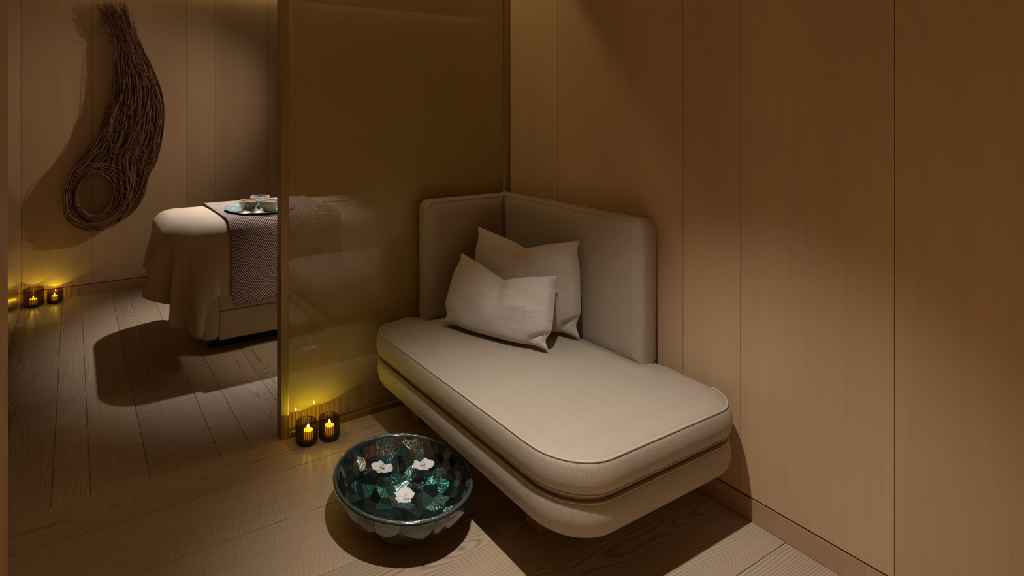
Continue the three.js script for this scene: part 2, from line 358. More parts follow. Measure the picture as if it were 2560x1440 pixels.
{
  const a = structure('wall_entrance'); part('panel', boxUV(box(XL - 0.12, 0, ZN, XR + 0.12, YC + 0.1, ZN + 0.1), 1 / 3), M.veneer, a);
  const b = structure('wall_far'); part('panel', boxUV(box(XFAR, 0, ZB - 0.12, XFAR + 0.1, YC + 0.2, ZP), 1 / 3), M.veneer, b);
  const c = structure('wall_between'); part('panel', boxUV(box(XR + 0.12, 0, ZP - 0.06, XFAR, YC + 0.2, ZP), 1 / 3), M.veneer, c);
  part('header', boxUV(box(XL, 2.22, ZP - 0.055, XR + 0.018, YC + 0.2, ZP - 0.005), 1 / 3), M.veneer, c);
  // ceilings: flat boards that stop short of the back wall and of the screen so that the strips above wash down
  const d = structure('ceiling');
  const front = box(XL - 0.12, YC, ZP + 0.10, XR + 0.12, YC + 0.04, ZN - 0.10), back = box(XL - 0.12, 2.235, ZB + 0.085, XFAR + 0.1, 2.275, ZP - 0.055);
  part('ceiling_board', front, M.plaster, d); part('ceiling_board', back, M.plaster, d);
  part('slab', box(XL - 0.12, YC + 0.2, ZB - 0.12, XFAR + 0.1, YC + 0.3, ZN + 0.1), M.plaster, d);
}

// ------------------------------------------------------------------ lamps of the place and added fill lamps
function downlight(cfg, label) {
  const t = thing('downlight', label, 'lamp', cfg.at, 0, 'recessed ceiling downlights');
  part('trim_ring', lathe([[0.03, 0], [0.045, 0], [0.046, 0.003], [0.045, 0.006], [0.03, 0.02], [0.03, 0]], 32).translate(0, 0.022, 0), M.trim, t);
  part('lens', new THREE.CylinderGeometry(0.027, 0.027, 0.004, 24).translate(0, 0.034, 0), M.lens, t);
  const s = new THREE.SpotLight(rgb(...cfg.color), cfg.power, 0, cfg.angle, cfg.penumbra, 2);
  s.position.set(0, 0, 0); s.shadow.radius = cfg.soft ?? 0.8;
  s.target.position.set(cfg.to[0] - cfg.at[0], cfg.to[1] - cfg.at[1], cfg.to[2] - cfg.at[2]);
  t.add(s.target);
  s.name = 'downlight_beam';
  lamp(s, t);
}
downlight(LIGHT.seatSpot, 'recessed ceiling downlight above the upholstered corner bench');
downlight({ ...LIGHT.bedSpot, at: [LIGHT.bedSpot.at[0], 2.205, LIGHT.bedSpot.at[2]] }, 'recessed ceiling downlight above the massage table');
downlight(LIGHT.entryFill, 'added unseen ceiling downlight above the entrance floor, fill for walls and bench');
downlight(LIGHT.aisleFill, 'added unseen ceiling downlight between the glass screen and the massage table, fill for the table front');
downlight(LIGHT.wallWash, 'wide ceiling downlight towards the sculpture wall of the treatment room');
function cove(label, x0, x1, y, z, facing, k) {
  const t = thing('cove_light', label, 'light strip', [(x0 + x1) / 2, y, z], 0, 'strip lights hidden above the ceiling edge');
  part('led_strip', new THREE.BoxGeometry(x1 - x0, 0.006, 0.012), M.led, t);
  const a = new THREE.RectAreaLight(rgb(...LIGHT.cove.color), LIGHT.cove.power * k, x1 - x0, 0.012);
  a.name = 'cove_glow';
  a.position.set(0, -0.004, 0);
  a.lookAt((x0 + x1) / 2, y - 1, z + facing * 0.35 - 0);
  t.add(a);
  a.lookAt(new THREE.Vector3((x0 + x1) / 2, y - 1, z + facing * 0.35));
}
cove('warm light strip in the slot along the back wall', XL + 0.05, XFAR - 0.05, 2.33, ZB + 0.06, -1, 3);
cove('warm light strip in the slot above the glass screen', XL + 0.05, XR - 0.04, 2.40, ZP + 0.05, 0, 16);
cove('added unseen warm light strip along the entrance wall behind the camera, as fill', -0.06, XR - 0.04, 2.40, ZN - 0.05, 0, 14);  // added strip, out of view: warm fill thrown back by the entrance wall

// ------------------------------------------------------------------ glass screen
{
  const t = thing('glass_screen', 'bronze framed glass screen with woven golden cloth inside, behind the bench', 'partition', [0.739, 0, ZP]);
  const w = XR - 0.739, top = 2.22;
  part('post', rbox(0, 0.0005, -0.05, 0.034, top, 0, 0.0025), M.bronze, t);
  part('bottom_rail', rbox(0.034, 0.0005, -0.05, w - 0.001, 0.024, 0, 0.002), M.bronze, t);
  part('top_rail', rbox(0.034, top - 0.03, -0.05, w - 0.001, top, 0, 0.002), M.bronze, t);
  part('jamb', rbox(w - 0.026, 0.024, -0.05, w - 0.001, top - 0.03, 0, 0.002), M.bronze, t);
  // the glass stops short of the frame: an open slot, closed at the back by the channel of the frame
  part('glazing_channel', mergeGeometries([box(0.034, 0.024, -0.05, w - 0.026, 0.033, -0.046), box(w - 0.036, 0.033, -0.05, w - 0.026, top - 0.03, -0.046)]), M.bronze, t);
  const pane = (z) => grid(1, 1, (a, b) => [mix(0.034, w - 0.034, a), mix(0.031, top - 0.03, b), z], (a, b) => [mix(0.034, w - 0.034, a), mix(0.031, top - 0.03, b)]);
  part('cloth_interlayer', pane(-0.016), M.interlayer, t, 'golden herringbone cloth laminated in the glass');
  part('pane', pane(-0.012), M.glass, t);
}

// ------------------------------------------------------------------ upholstery
// cushion: rounded rectangle in plan (x, z); profile given as [inset, y] from the piping down; the top is crowned
function roundedRect(x0, x1, z0, z1, radii, inset, nc = 12, ns = 14) {
  const pts = [], a = x0 + inset, b = x1 - inset, c = z0 + inset, d = z1 - inset, most = Math.min(b - a, d - c) / 2;
  const r = radii.map((q) => clamp(q - inset * 0.9, 0.00001, Math.max(most, 0.00001)));
  const corner = (cx, cz, rr, s) => { for (let k = 0; k <= nc; k++) { const t = s + (k / nc) * Math.PI / 2; pts.push([cx + rr * Math.cos(t), cz + rr * Math.sin(t)]); } };
  const side = (p, q) => { for (let k = 1; k < ns; k++) pts.push([mix(p[0], q[0], k / ns), mix(p[1], q[1], k / ns)]); };
  corner(b - r[0], d - r[0], r[0], 0); side([b - r[0], d], [a + r[1], d]);
  corner(a + r[1], d - r[1], r[1], Math.PI / 2); side([a, d - r[1]], [a, c + r[2]]);
  corner(a + r[2], c + r[2], r[2], Math.PI); side([a + r[2], c], [b - r[3], c]);
  corner(b - r[3], c + r[3], r[3], 1.5 * Math.PI); side([b, c + r[3]], [b, d - r[0]]);
  return pts;
}
function cushion({ x0, x1, z0, z1, radii, yTop, edge, profile, crown = 0, dip = null, bottom = true }) {
  const most = Math.min(x1 - x0, z1 - z0) / 2, rings = 18, N = roundedRect(x0, x1, z0, z1, radii, 0).length;
  const top = grid(N, rings, (u, v, i, j) => {
    const ins = mix(most, edge, Math.pow(v, 0.7)), q = roundedRect(x0, x1, z0, z1, radii, ins)[i % N], f = clamp((ins - edge) / (most - edge));
    let y = yTop + crown * (1 - Math.pow(1 - f, 2.2));
    const rim = clamp((ins - edge) / 0.035); y -= 0.010 * (1 - rim) * (1 - rim);
    if (dip) y += dip(q[0], q[1]);
    return [q[0], y, q[1]];
  }, (u, v, a) => [a[0], a[2]]);
  sealSeam(top, N, rings);
  for (let j = 0; j < 5; j++) for (let i = 0; i <= N; i++) top.attributes.normal.setXYZ(j * (N + 1) + i, 0, 1, 0);
  const len = [0], base = roundedRect(x0, x1, z0, z1, radii, 0);
  for (let i = 1; i <= N; i++) len.push(len[i - 1] + Math.hypot(base[i % N][0] - base[i - 1][0], base[i % N][1] - base[i - 1][1]));
  const prof = profile.slice();
  if (bottom) prof.push([most * 0.6, prof[prof.length - 1][1]]);
  const side = grid(N, prof.length - 1, (u, v, i, j) => {
    const q = roundedRect(x0, x1, z0, z1, radii, prof[j][0])[i % N];
    return [q[0], prof[j][1] + (dip && j === 0 ? dip(q[0], q[1]) : 0), q[1]];
  }, (u, v, a) => [0, a[1]]);
  const uv = side.attributes.uv; let drop = 0;
  for (let j = 0; j < prof.length; j++) { if (j) drop += Math.hypot(prof[j][0] - prof[j - 1][0], prof[j][1] - prof[j - 1][1]); for (let i = 0; i <= N; i++) uv.setXY(j * (N + 1) + i, len[i], drop); }
  sealSeam(side, N, prof.length - 1);
  return mergeGeometries([top, side]);
}
function pipingAt(o, inset, y, r, open = false) {
  const pts = roundedRect(o.x0, o.x1, o.z0, o.z1, o.radii, inset, 8, 8).slice(0, open ? 40 : 999).map(([x, z]) => new THREE.Vector3(x, y + (o.dip ? o.dip(x, z) : 0), z));
  if (open) { pts[0].y -= 0.014; pts[pts.length - 1].y -= 0.014; }
  return tubeAlong(pts, r, 220, 6, !open);
}
{
  const SX0 = 1.126, SX1 = 1.912, SZ0 = -2.208, SZ1 = -1.055;
  const t = thing('daybed', 'taupe upholstered corner daybed with an L-shaped backrest', 'daybed', [0, 0, 0]);
  // the seat sinks a little where the backrest stands on it
  const dist = (x, z) => { const a = Math.hypot(Math.max(1.831 - x, 0, x - 1.92), Math.max(z + 1.381, 0)), b = Math.hypot(Math.max(1.383 - x, 0), Math.max(z + 2.13, 0)); return Math.min(a, b); };
  const seat = { x0: SX0, x1: SX1, z0: SZ0, z1: SZ1, radii: [0.13, 0.16, 0.13, 0.03], yTop: 0.408, edge: 0.008, crown: 0.012,
    dip: (x, z) => -0.012 * Math.exp(-Math.pow(dist(x, z) / 0.03, 2)) + 0.006 * Math.exp(-Math.pow((dist(x, z) - 0.075) / 0.04, 2)),
    profile: [[0.008, 0.398], [0.003, 0.395], [-0.004, 0.385], [-0.008, 0.365], [-0.009, 0.345], [-0.006, 0.325], [0.0, 0.314], [0.008, 0.308], [0.018, 0.306]] };
  const c = part('seat_cushion', cushion(seat), M.seat, t);
  part('piping', pipingAt({ ...seat }, 0.0055, 0.3985, 0.0034, true), M.seam, c);
  part('piping', pipingAt({ ...seat, dip: null }, 0.001, 0.3105, 0.0024), M.seam, c);
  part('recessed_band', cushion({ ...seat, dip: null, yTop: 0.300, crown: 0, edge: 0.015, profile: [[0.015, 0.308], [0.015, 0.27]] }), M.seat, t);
  const base = { x0: SX0 + 0.002, x1: SX1, z0: SZ0, z1: SZ1 - 0.002, radii: [0.13, 0.16, 0.13, 0.03], yTop: 0.288, edge: 0.012, crown: 0,
    profile: [[0.012, 0.288], [0.004, 0.285], [-0.002, 0.277], [-0.006, 0.25], [-0.005, 0.225], [0.001, 0.205], [0.013, 0.187], [0.031, 0.173], [0.057, 0.166], [0.09, 0.164]] };
  const b = part('base', cushion(base), M.seat, t);
  part('piping', pipingAt(base, 0.003, 0.2862, 0.0028), M.seam, b);
  for (const [x, z] of [[1.325, -1.372], [1.325, -2.09], [1.78, -1.372], [1.78, -2.09]]) part('leg', rbox(x - 0.036, 0.0005, z - 0.033, x + 0.036, 0.168, z + 0.033, 0.008, 3), M.legWood, t, x < 1.5 && z > -1.5 ? 'rounded brown wooden block leg' : undefined);
  // backrest panels: the face lies in the local plan
  const panel = (name, len, h, thick, radii, m, inner) => {
    const o = { x0: 0, x1: len, z0: 0, z1: h, radii, yTop: 0, edge: 0.010, crown: 0.006, profile: [[0.010, -0.010], [0.004, -0.013], [0.0, -0.02], [-0.002, -thick / 2], [0, -thick + 0.018], [0.006, -thick + 0.006], [0.014, -thick]] };
    const g = cushion(o).applyMatrix4(m);
    const p = part(name, g, M.seat, t);
    part('seam', pipingAt({ ...o }, 0.007, -0.0098, 0.0016).applyMatrix4(m), M.seam, p);
    part('seam', pipingAt({ ...o }, 0.005, -thick + 0.007, 0.0015).applyMatrix4(m), M.seam, p);
  };
  // local z runs down from the top edge; radii: [far end bottom, near end bottom, near end top, far end top]
  panel('backrest', 0.822, 0.545, 0.088, [0.02, 0.02, 0.008, 0.04], basis([0, 0, 1], [-1, 0, 0], [0, -1, 0], [1.831, 0.93, -2.203]));
  panel('side_backrest', 0.452, 0.545, 0.078, [0.02, 0.02, 0.04, 0.008], basis([1, 0, 0], [0, 0, 1], [0, -1, 0], [1.383, 0.93, -2.130]));
}
// scatter cushion between four corners, with the dent that a hand leaves in its top edge
function pillow(corners, thick, dent, lean, seed) {
  const [TL, TR, BL, BR] = corners.map((c) => new THREE.Vector3(...c));
  const n = new THREE.Vector3().crossVectors(TR.clone().sub(TL).add(BR.clone().sub(BL)), TL.clone().sub(BL).add(TR.clone().sub(BR))).normalize();
  const N = 44, out = [];
  for (const face of [1, -1]) {
    out.push(grid(N, N, (u, v) => {
      let s = Math.sign(u - 0.5) * Math.pow(Math.abs(2 * u - 1), 0.9), t = Math.sign(v - 0.5) * Math.pow(Math.abs(2 * v - 1), 0.9);
      const s0 = s, t0 = t, up = (t0 + 1) / 2;
      // sides draw in between the corners
      const low = smooth(0.3, -0.6, t0), nip = (q, c, w) => Math.exp(-Math.pow((Math.abs(q) - c) / w, 2));
      s = s0 * (1 - mix(0.035, 0.085, low) * nip(t0, 0.76, 0.2)); t = t0 * (1 - (t0 < 0 ? 0.06 : 0.02) * nip(s0, 0.74, 0.22));
      const valley = Math.max(0, 1 - Math.abs(s0 - lean) / (s0 > lean ? 1 - lean : 1 + lean)), keen = Math.pow(valley, 1.25);
      t -= dent * keen * Math.pow(up, 2.4);
      const p = TL.clone().multiplyScalar((1 - s) * (1 + t) / 4).addScaledVector(TR, (1 + s) * (1 + t) / 4).addScaledVector(BL, (1 - s) * (1 - t) / 4).addScaledVector(BR, (1 + s) * (1 - t) / 4);
      const e = Math.pow(Math.max(0, (1 - s0 * s0) * (1 - t0 * t0)), 0.36);
      const crease = Math.exp(-Math.pow((s0 - lean) / 0.13, 2)) * smooth(0.25, 1, up), wr = 0.05 * noise2(s0 * 2.2 + 9, t0 * 2.2, seed) + 0.025 * noise2(s0 * 6, t0 * 6, seed + 4);
      const ear = Math.pow(Math.abs(s0 * t0), 6) * 0.5;
      const pinch = 0.42 * Math.exp(-Math.pow((s0 * 0.8 - t0 * 0.6 - 1.13) / 0.045, 2)) * smooth(0.35, 0.7, s0);
      const h = thick * e * (1 - 0.55 * crease) * (1 + wr) * (1 - ear) - thick * pinch * e;
      return p.addScaledVector(n, face * h).toArray();
    }, (u, v) => [u * TR.distanceTo(TL), v * TL.distanceTo(BL)]));
  }
  const b = out[1].index.array;
  for (let i = 0; i < b.length; i += 3) { const k = b[i]; b[i] = b[i + 1]; b[i + 1] = k; }
  out[1].computeVertexNormals();
  return mergeGeometries(out);
}
solo('throw_pillow', pillow([[1.486, 0.716, -2.022], [1.660, 0.692, -1.628], [1.372, 0.431, -2.014], [1.572, 0.431, -1.580]], 0.073, 0.46, 0.02, 3), M.pillow, 'small oblong greige pillow standing in front of the larger one', 'pillow');
solo('throw_pillow', pillow([[1.606, 0.812, -2.060], [1.792, 0.812, -1.640], [1.566, 0.430, -2.040], [1.768, 0.428, -1.606]], 0.073, 0.34, 0.02, 8), M.pillow, 'larger greige pillow leaning against the backrest behind the oblong one', 'pillow');

// ------------------------------------------------------------------ bowl of shell pieces with floating orchids
const BOWL = [0.954, 0, -1.617];
{
  const t = thing('shell_bowl', 'round bowl inlaid with blue-green mother-of-pearl pieces standing on the floor', 'bowl', BOWL);
  const curve = (pts) => { const c = new THREE.SplineCurve(pts.map(([x, y]) => new THREE.Vector2(x, y))); return c.getSpacedPoints(60); };
  const inner = curve([[0.0005, 0.020], [0.06, 0.021], [0.105, 0.029], [0.15, 0.052], [0.187, 0.085], [0.208, 0.118], [0.217, 0.143]]);
  const outer = curve([[0.0005, 0.001], [0.085, 0.001], [0.118, 0.008], [0.163, 0.034], [0.2, 0.072], [0.221, 0.110], [0.2285, 0.143]]);
  part('body', new THREE.LatheGeometry([...outer, new THREE.Vector2(0.228, 0.1455), new THREE.Vector2(0.223, 0.147), new THREE.Vector2(0.218, 0.1455), ...inner.slice().reverse()], 96), M.resin, t);
  const rimShape = new THREE.TorusGeometry(0.2228, 0.0043, 8, 160).rotateX(Math.PI / 2).translate(0, 0.1445, 0);
  for (let i = 0, p = rimShape.attributes.position; i < p.count; i++) { const a = Math.atan2(p.getZ(i), p.getX(i)), k = 1 + 0.004 * noise2(Math.cos(a) * 14, Math.sin(a) * 14, 6); p.setXYZ(i, p.getX(i) * k, p.getY(i) + 0.0016 * noise2(Math.cos(a) * 9 + 5, Math.sin(a) * 9, 16), p.getZ(i) * k); }
  rimShape.computeVertexNormals();
  for (let i = 0, u = rimShape.attributes.uv; i < u.count; i++) u.setXY(i, u.getX(i) * 9, u.getY(i) * 0.3);
  part('rim', rimShape, shellInside[2], t, 'silvery rim');
  const along = (prof) => {   // arc length from the middle -> point and normal
    const L = [0]; for (let i = 1; i < prof.length; i++) L.push(L[i - 1] + prof[i].distanceTo(prof[i - 1]));
    const at = (s) => { let i = 1; while (i < L.length - 1 && L[i] < s) i++; const f = clamp((s - L[i - 1]) / (L[i] - L[i - 1])), p = prof[i - 1].clone().lerp(prof[i], f), d = prof[i].clone().sub(prof[i - 1]).normalize(); return [p.x, p.y, -d.y, d.x]; };
    return [at, L[L.length - 1]];
  };
  const cells = (R, count, seed, stretch) => {
    const rnd = mulberry(seed), seeds = [];
    for (let tries = 0; seeds.length < count && tries < 60000; tries++) { const a = rnd() * 2 * Math.PI, r = R * 1.02 * Math.sqrt(rnd()), p = [r * Math.cos(a), r * Math.sin(a)]; const gap = 0.72 * Math.sqrt(Math.PI / count) * R; if (seeds.every((q) => Math.hypot(q[0] - p[0], q[1] - p[1]) > gap * (0.40 + 0.5 * hash2(seeds.length, 1, seed)))) seeds.push(p); }
    return seeds.map((p) => {
      let poly = []; for (let k = 0; k < 28; k++) { const a = (k / 28) * 2 * Math.PI; poly.push([R * Math.cos(a), R * Math.sin(a)]); }
      for (const q of seeds) {
        if (q === p || Math.hypot(q[0] - p[0], q[1] - p[1]) > 0.2) continue;
        const nx = q[0] - p[0], ny = q[1] - p[1], l = Math.hypot(nx, ny), w = 0.5 * l - 0.0005, side = (a) => ((a[0] - p[0]) * nx + (a[1] - p[1]) * ny) / l - w, next = [];
        for (let k = 0; k < poly.length; k++) { const a = poly[k], b = poly[(k + 1) % poly.length], sa = side(a), sb = side(b); if (sa <= 0) next.push(a); if (sa * sb < 0) { const f = sa / (sa - sb); next.push([mix(a[0], b[0], f), mix(a[1], b[1], f)]); } }
        poly = next;
      }
      return [p, poly];
    });
  };
  const inlay = (prof, count, seed, sign, mats, tiltBy, layers) => {
    const [at, R] = along(prof), rnd = mulberry(seed + 1);
    for (const [p, poly] of cells(R * 0.995, count, seed)) {
      if (poly.length < 3) continue;
      const place = (q, lift) => { const s = Math.hypot(q[0], q[1]), a = Math.atan2(q[1], q[0]), [r, y, nx, ny] = at(s); return [(r + sign * nx * lift) * Math.cos(a), y + sign * ny * lift, (r + sign * nx * lift) * Math.sin(a)]; };
      const ta = rnd() * 6.28, tilt = tiltBy * (0.3 + rnd());
      const pts = [], uv = [], turn = rnd() * 6.28, off = rnd();
      const uvOf = (q) => [off + ((q[0] - p[0]) * Math.cos(turn) - (q[1] - p[1]) * Math.sin(turn)) * 5, off * 3 + ((q[0] - p[0]) * Math.sin(turn) + (q[1] - p[1]) * Math.cos(turn)) * 5];
      const lift = (q) => 0.0016 + Math.max(-0.0012, tilt * ((q[0] - p[0]) * Math.cos(ta) + (q[1] - p[1]) * Math.sin(ta)));
      const cx = poly.reduce((a, q) => [a[0] + q[0] / poly.length, a[1] + q[1] / poly.length], [0, 0]);
      for (let k = 0; k < poly.length; k++) {
        const a = poly[k], b = poly[(k + 1) % poly.length], n = Math.max(1, Math.round(Math.hypot(a[0] - b[0], a[1] - b[1]) / 0.016));
        for (let m = 0; m < n; m++) { const q0 = [mix(a[0], b[0], m / n), mix(a[1], b[1], m / n)], q1 = [mix(a[0], b[0], (m + 1) / n), mix(a[1], b[1], (m + 1) / n)]; const tri = sign > 0 ? [cx, q1, q0] : [cx, q0, q1]; for (const q of tri) { pts.push(...place(q, lift(q))); uv.push(...uvOf(q)); } }
      }
      let g = new THREE.BufferGeometry();
      g.setAttribute('position', new THREE.Float32BufferAttribute(pts, 3)); g.setAttribute('uv', new THREE.Float32BufferAttribute(uv, 2));
      g = mergeVertices(g, 1e-6); g.computeVertexNormals();
      { // the pearly layers of a piece lie at a slant of their own
        const n = g.attributes.normal, k = new THREE.Vector3(rnd() - 0.5, rnd() - 0.5, rnd() - 0.5).multiplyScalar(layers), v = new THREE.Vector3();
        for (let i = 0; i < n.count; i++) { v.fromBufferAttribute(n, i).add(k).normalize(); n.setXYZ(i, v.x, v.y, v.z); }
      }
      part('shell_piece', g, mats[Math.floor(rnd() * mats.length)], t);
    }
  };
  inlay(inner, 170, 500, 1, shellInside, 0.03, 1.25);
  inlay(outer, 80, 640, -1, shellOutside, 0.004, 0.3);
  solo('water', new THREE.CircleGeometry(0.1815, 72).rotateX(-Math.PI / 2), M.water, 'clear water standing in the shell bowl', 'water', [BOWL[0], 0.0822, BOWL[2]]);
}
function petalMesh(len, wide, cup, tip, droop, lift) {
  return grid(10, 8, (u, v) => {
    const a = (u - 0.5) * 2, x = v * len, w = wide * Math.pow(Math.sin(Math.PI * clamp(0.05 + 0.93 * Math.pow(v, tip))), 0.75), z = a * w;
    return [x, lift + cup * a * a * wide * 0.6 + droop * v * v * len - 0.12 * len * v * v * v, z];
  });
}
const petalBig = petalMesh(0.041, 0.0235, 0.25, 1.15, 0.2, 0), petalSepal = petalMesh(0.037, 0.0125, 0.2, 0.9, 0.26, -0.001);
function orchid(x, z, turn, tilt, label) {
  const o = thing('orchid', label, 'flower', [x, 0.0885, z], turn, 'white orchids floating in the bowl');
  for (const [a, big] of [[0.18, 1], [Math.PI - 0.18, 1], [Math.PI / 2, 0], [-0.85, 0], [-Math.PI + 0.85, 0]]) {
    const p = part(big ? 'petal' : 'sepal', big ? petalBig : petalSepal, M.petal, o);
    p.rotation.set(0, a, tilt);
  }
  const lip = part('lip', mergeGeometries([new THREE.SphereGeometry(1, 12, 8).scale(0.0045, 0.0042, 0.007).translate(0, 0.006, 0.005), new THREE.SphereGeometry(1, 10, 8).scale(0.003, 0.005, 0.004).translate(0.0045, 0.007, 0.002), new THREE.SphereGeometry(1, 10, 8).scale(0.003, 0.005, 0.004).translate(-0.0045, 0.007, 0.002)]), M.orchidLip, o, 'cream lip'); lip.scale.setScalar(1.4);
  part('heart', new THREE.SphereGeometry(0.0026, 10, 8).translate(0, 0.0092, 0.0025), M.orchidHeart, lip, 'yellow heart of the flower');
}
orchid(0.947, -1.746, 2.2, 0.1, 'white orchid floating nearest to the back left of the bowl');
orchid(1.080, -1.690, 3.0, 0.12, 'white orchid floating at the back right of the bowl');
orchid(0.938, -1.578, 0.7, 0.2, 'white orchid floating alone nearest the front of the bowl');

// ------------------------------------------------------------------ candles in ribbed glasses
function ribbedGlass(r, h) {
  const t = lathe([[0.0005, 0.0006], [r * 0.86, 0.0006], [r * 0.97, 0.004], [r, 0.010], [r, h - 0.001]], 64);
  return t;
}
function ribs(r, h, n) {
  const out = [];
  for (let k = 0; k < n; k++) {
    const a = (k / n) * 2 * Math.PI, w = (0.62 * Math.PI * r) / n;
    out.push(grid(4, 1, (u, v) => { const t = (u - 0.5) * Math.PI, R = r + 0.0002 + 0.0016 * Math.cos(t), b = a + (w / r) * Math.sin(t); return [R * Math.cos(b), mix(0.008, h - 0.003, v), R * Math.sin(b)]; }));
  }
  return mergeGeometries(out);
}
function candle(x, z, r, h, waxH, waxR, dx, dz, where) {
  const g = thing('candle_glass', `ribbed amber candle glass ${where}`, 'candle holder', [x, 0.0008, z], 0, 'ribbed amber candle glasses');
  part('glass', ribbedGlass(r, h), M.amber, g);
  part('ribs', ribs(r, h, 34), M.amberRib, g);
  part('rim', new THREE.TorusGeometry(r + 0.0005, 0.0012, 6, 64).rotateX(Math.PI / 2).translate(0, h - 0.001, 0), M.amberRib, g);
  part('foot', lathe([[0.0005, 0.003], [r * 0.93, 0.003], [r * 0.97, 0.008], [r * 0.97, 0.016], [r * 0.9, 0.018], [0.0005, 0.018]], 40), M.amberFoot, g, 'thick dark glass foot');
  const c = thing('tealight', `lit cream candle inside the amber glass ${where}`, 'candle', [x + dx, 0.0008 + 0.019, z + dz], 0, 'lit candles in amber glasses');
  part('wax', lathe([[0.0005, 0], [waxR, 0], [waxR, waxH], [waxR - 0.002, waxH + 0.0015], [waxR * 0.6, waxH - 0.002], [0.0005, waxH - 0.003]], 32), M.wax, c);
  part('wick', new THREE.CylinderGeometry(0.0007, 0.0009, 0.008, 6).translate(0, waxH + 0.001, 0), M.wick, c);
  const y = waxH + 0.0135;
  part('flame', lathe([[0.0002, -0.009], [0.003, -0.0065], [0.0046, -0.002], [0.0042, 0.003], [0.0022, 0.007], [0.0002, 0.011]], 14).translate(0, y, 0), M.flame, c);
  const l = new THREE.PointLight(rgb(...LIGHT.candle.color), LIGHT.candle.power, 0, 2);
  l.name = 'flame_light'; l.position.set(0, y, 0); l.shadow.radius = 0.2;
  lamp(l, c);
}
candle(0.829, -2.170, 0.0425, 0.080, 0.030, 0.0195, 0.004, 0.006, 'nearest the bronze post');
candle(0.921, -2.156, 0.0415, 0.080, 0.031, 0.0195, 0.0, 0.004, 'nearer the daybed, by the screen');
candle(-0.236, -4.552, 0.0610, 0.112, 0.024, 0.026, 0.0, 0.004, 'in the far corner, the taller one');
candle(-0.108, -4.560, 0.0470, 0.082, 0.024, 0.021, -0.004, 0.004, 'by the back wall, the shorter one');

// ------------------------------------------------------------------ massage table and what lies on it
const BED = { x0: 0.415, x1: 2.25, zn: -3.10, zf: -3.81, top: 0.722 };
{
  const t = thing('massage_table', 'cream massage table with a closed base and rounded corner', 'massage table', [0, 0, 0]);
  const z = -3.232, zb = -3.70, x0 = 0.62, x1 = 2.15;
  part('plinth', box(x0 + 0.05, 0.0006, zb + 0.02, x1 - 0.05, 0.05, z - 0.035), M.black, t, 'black recessed plinth');
  // foot end with its rounded upright corner and rounded lower edge
  const foot = cushion({ x0, x1: 0.7165, z0: zb, z1: z, radii: [0.002, 0.085, 0.085, 0.002], yTop: 0.56, edge: 0.006, profile: [[0.006, 0.56], [0, 0.55], [0, 0.10], [0.002, 0.075], [0.010, 0.056], [0.024, 0.047]] });
  part('corner_panel', foot, M.cream, t);
  part('lower_panel', rbox(0.7195, 0.047, zb, x1, 0.2085, z, 0.006, 3), M.cream, t);
  part('upper_panel', rbox(0.7195, 0.2115, zb, x1, 0.56, z - 0.001, 0.004, 3), M.cream, t);
  part('mattress', rbox(BED.x0 + 0.03, 0.54, BED.zf + 0.03, BED.x1 - 0.03, BED.top - 0.012, BED.zn - 0.03, 0.085, 6), M.cream, t);
}
// cloth over a block: s runs round the near side, the foot end and the far side; t from the middle over the edge and down
function drapePath(inset, rad) {
  const { x0, x1, zn, zf } = BED, pts = [], a = x0 + inset, n = zn - inset, f = zf + inset, r = Math.max(rad - inset * 0.5, 0.004);
  const N1 = 60, NC = 26, N2 = 40;
  for (let k = 0; k <= N1; k++) pts.push([mix(x1, a + r, k / N1), n, 0, 1]);
  for (let k = 1; k <= NC; k++) { const t = (k / NC) * Math.PI / 2; pts.push([a + r - r * Math.sin(t), n - r + r * Math.cos(t), -Math.sin(t), Math.cos(t)]); }
  for (let k = 1; k <= N2; k++) pts.push([a, mix(n - r, f + r, k / N2), -1, 0]);
  for (let k = 1; k <= NC; k++) { const t = (k / NC) * Math.PI / 2; pts.push([a + r - r * Math.cos(t), f + r - r * Math.sin(t), -Math.cos(t), -Math.sin(t)]); }
  for (let k = 1; k <= N1; k++) pts.push([mix(a + r, x1, k / N1), f, 0, -1]);
  return pts;
}
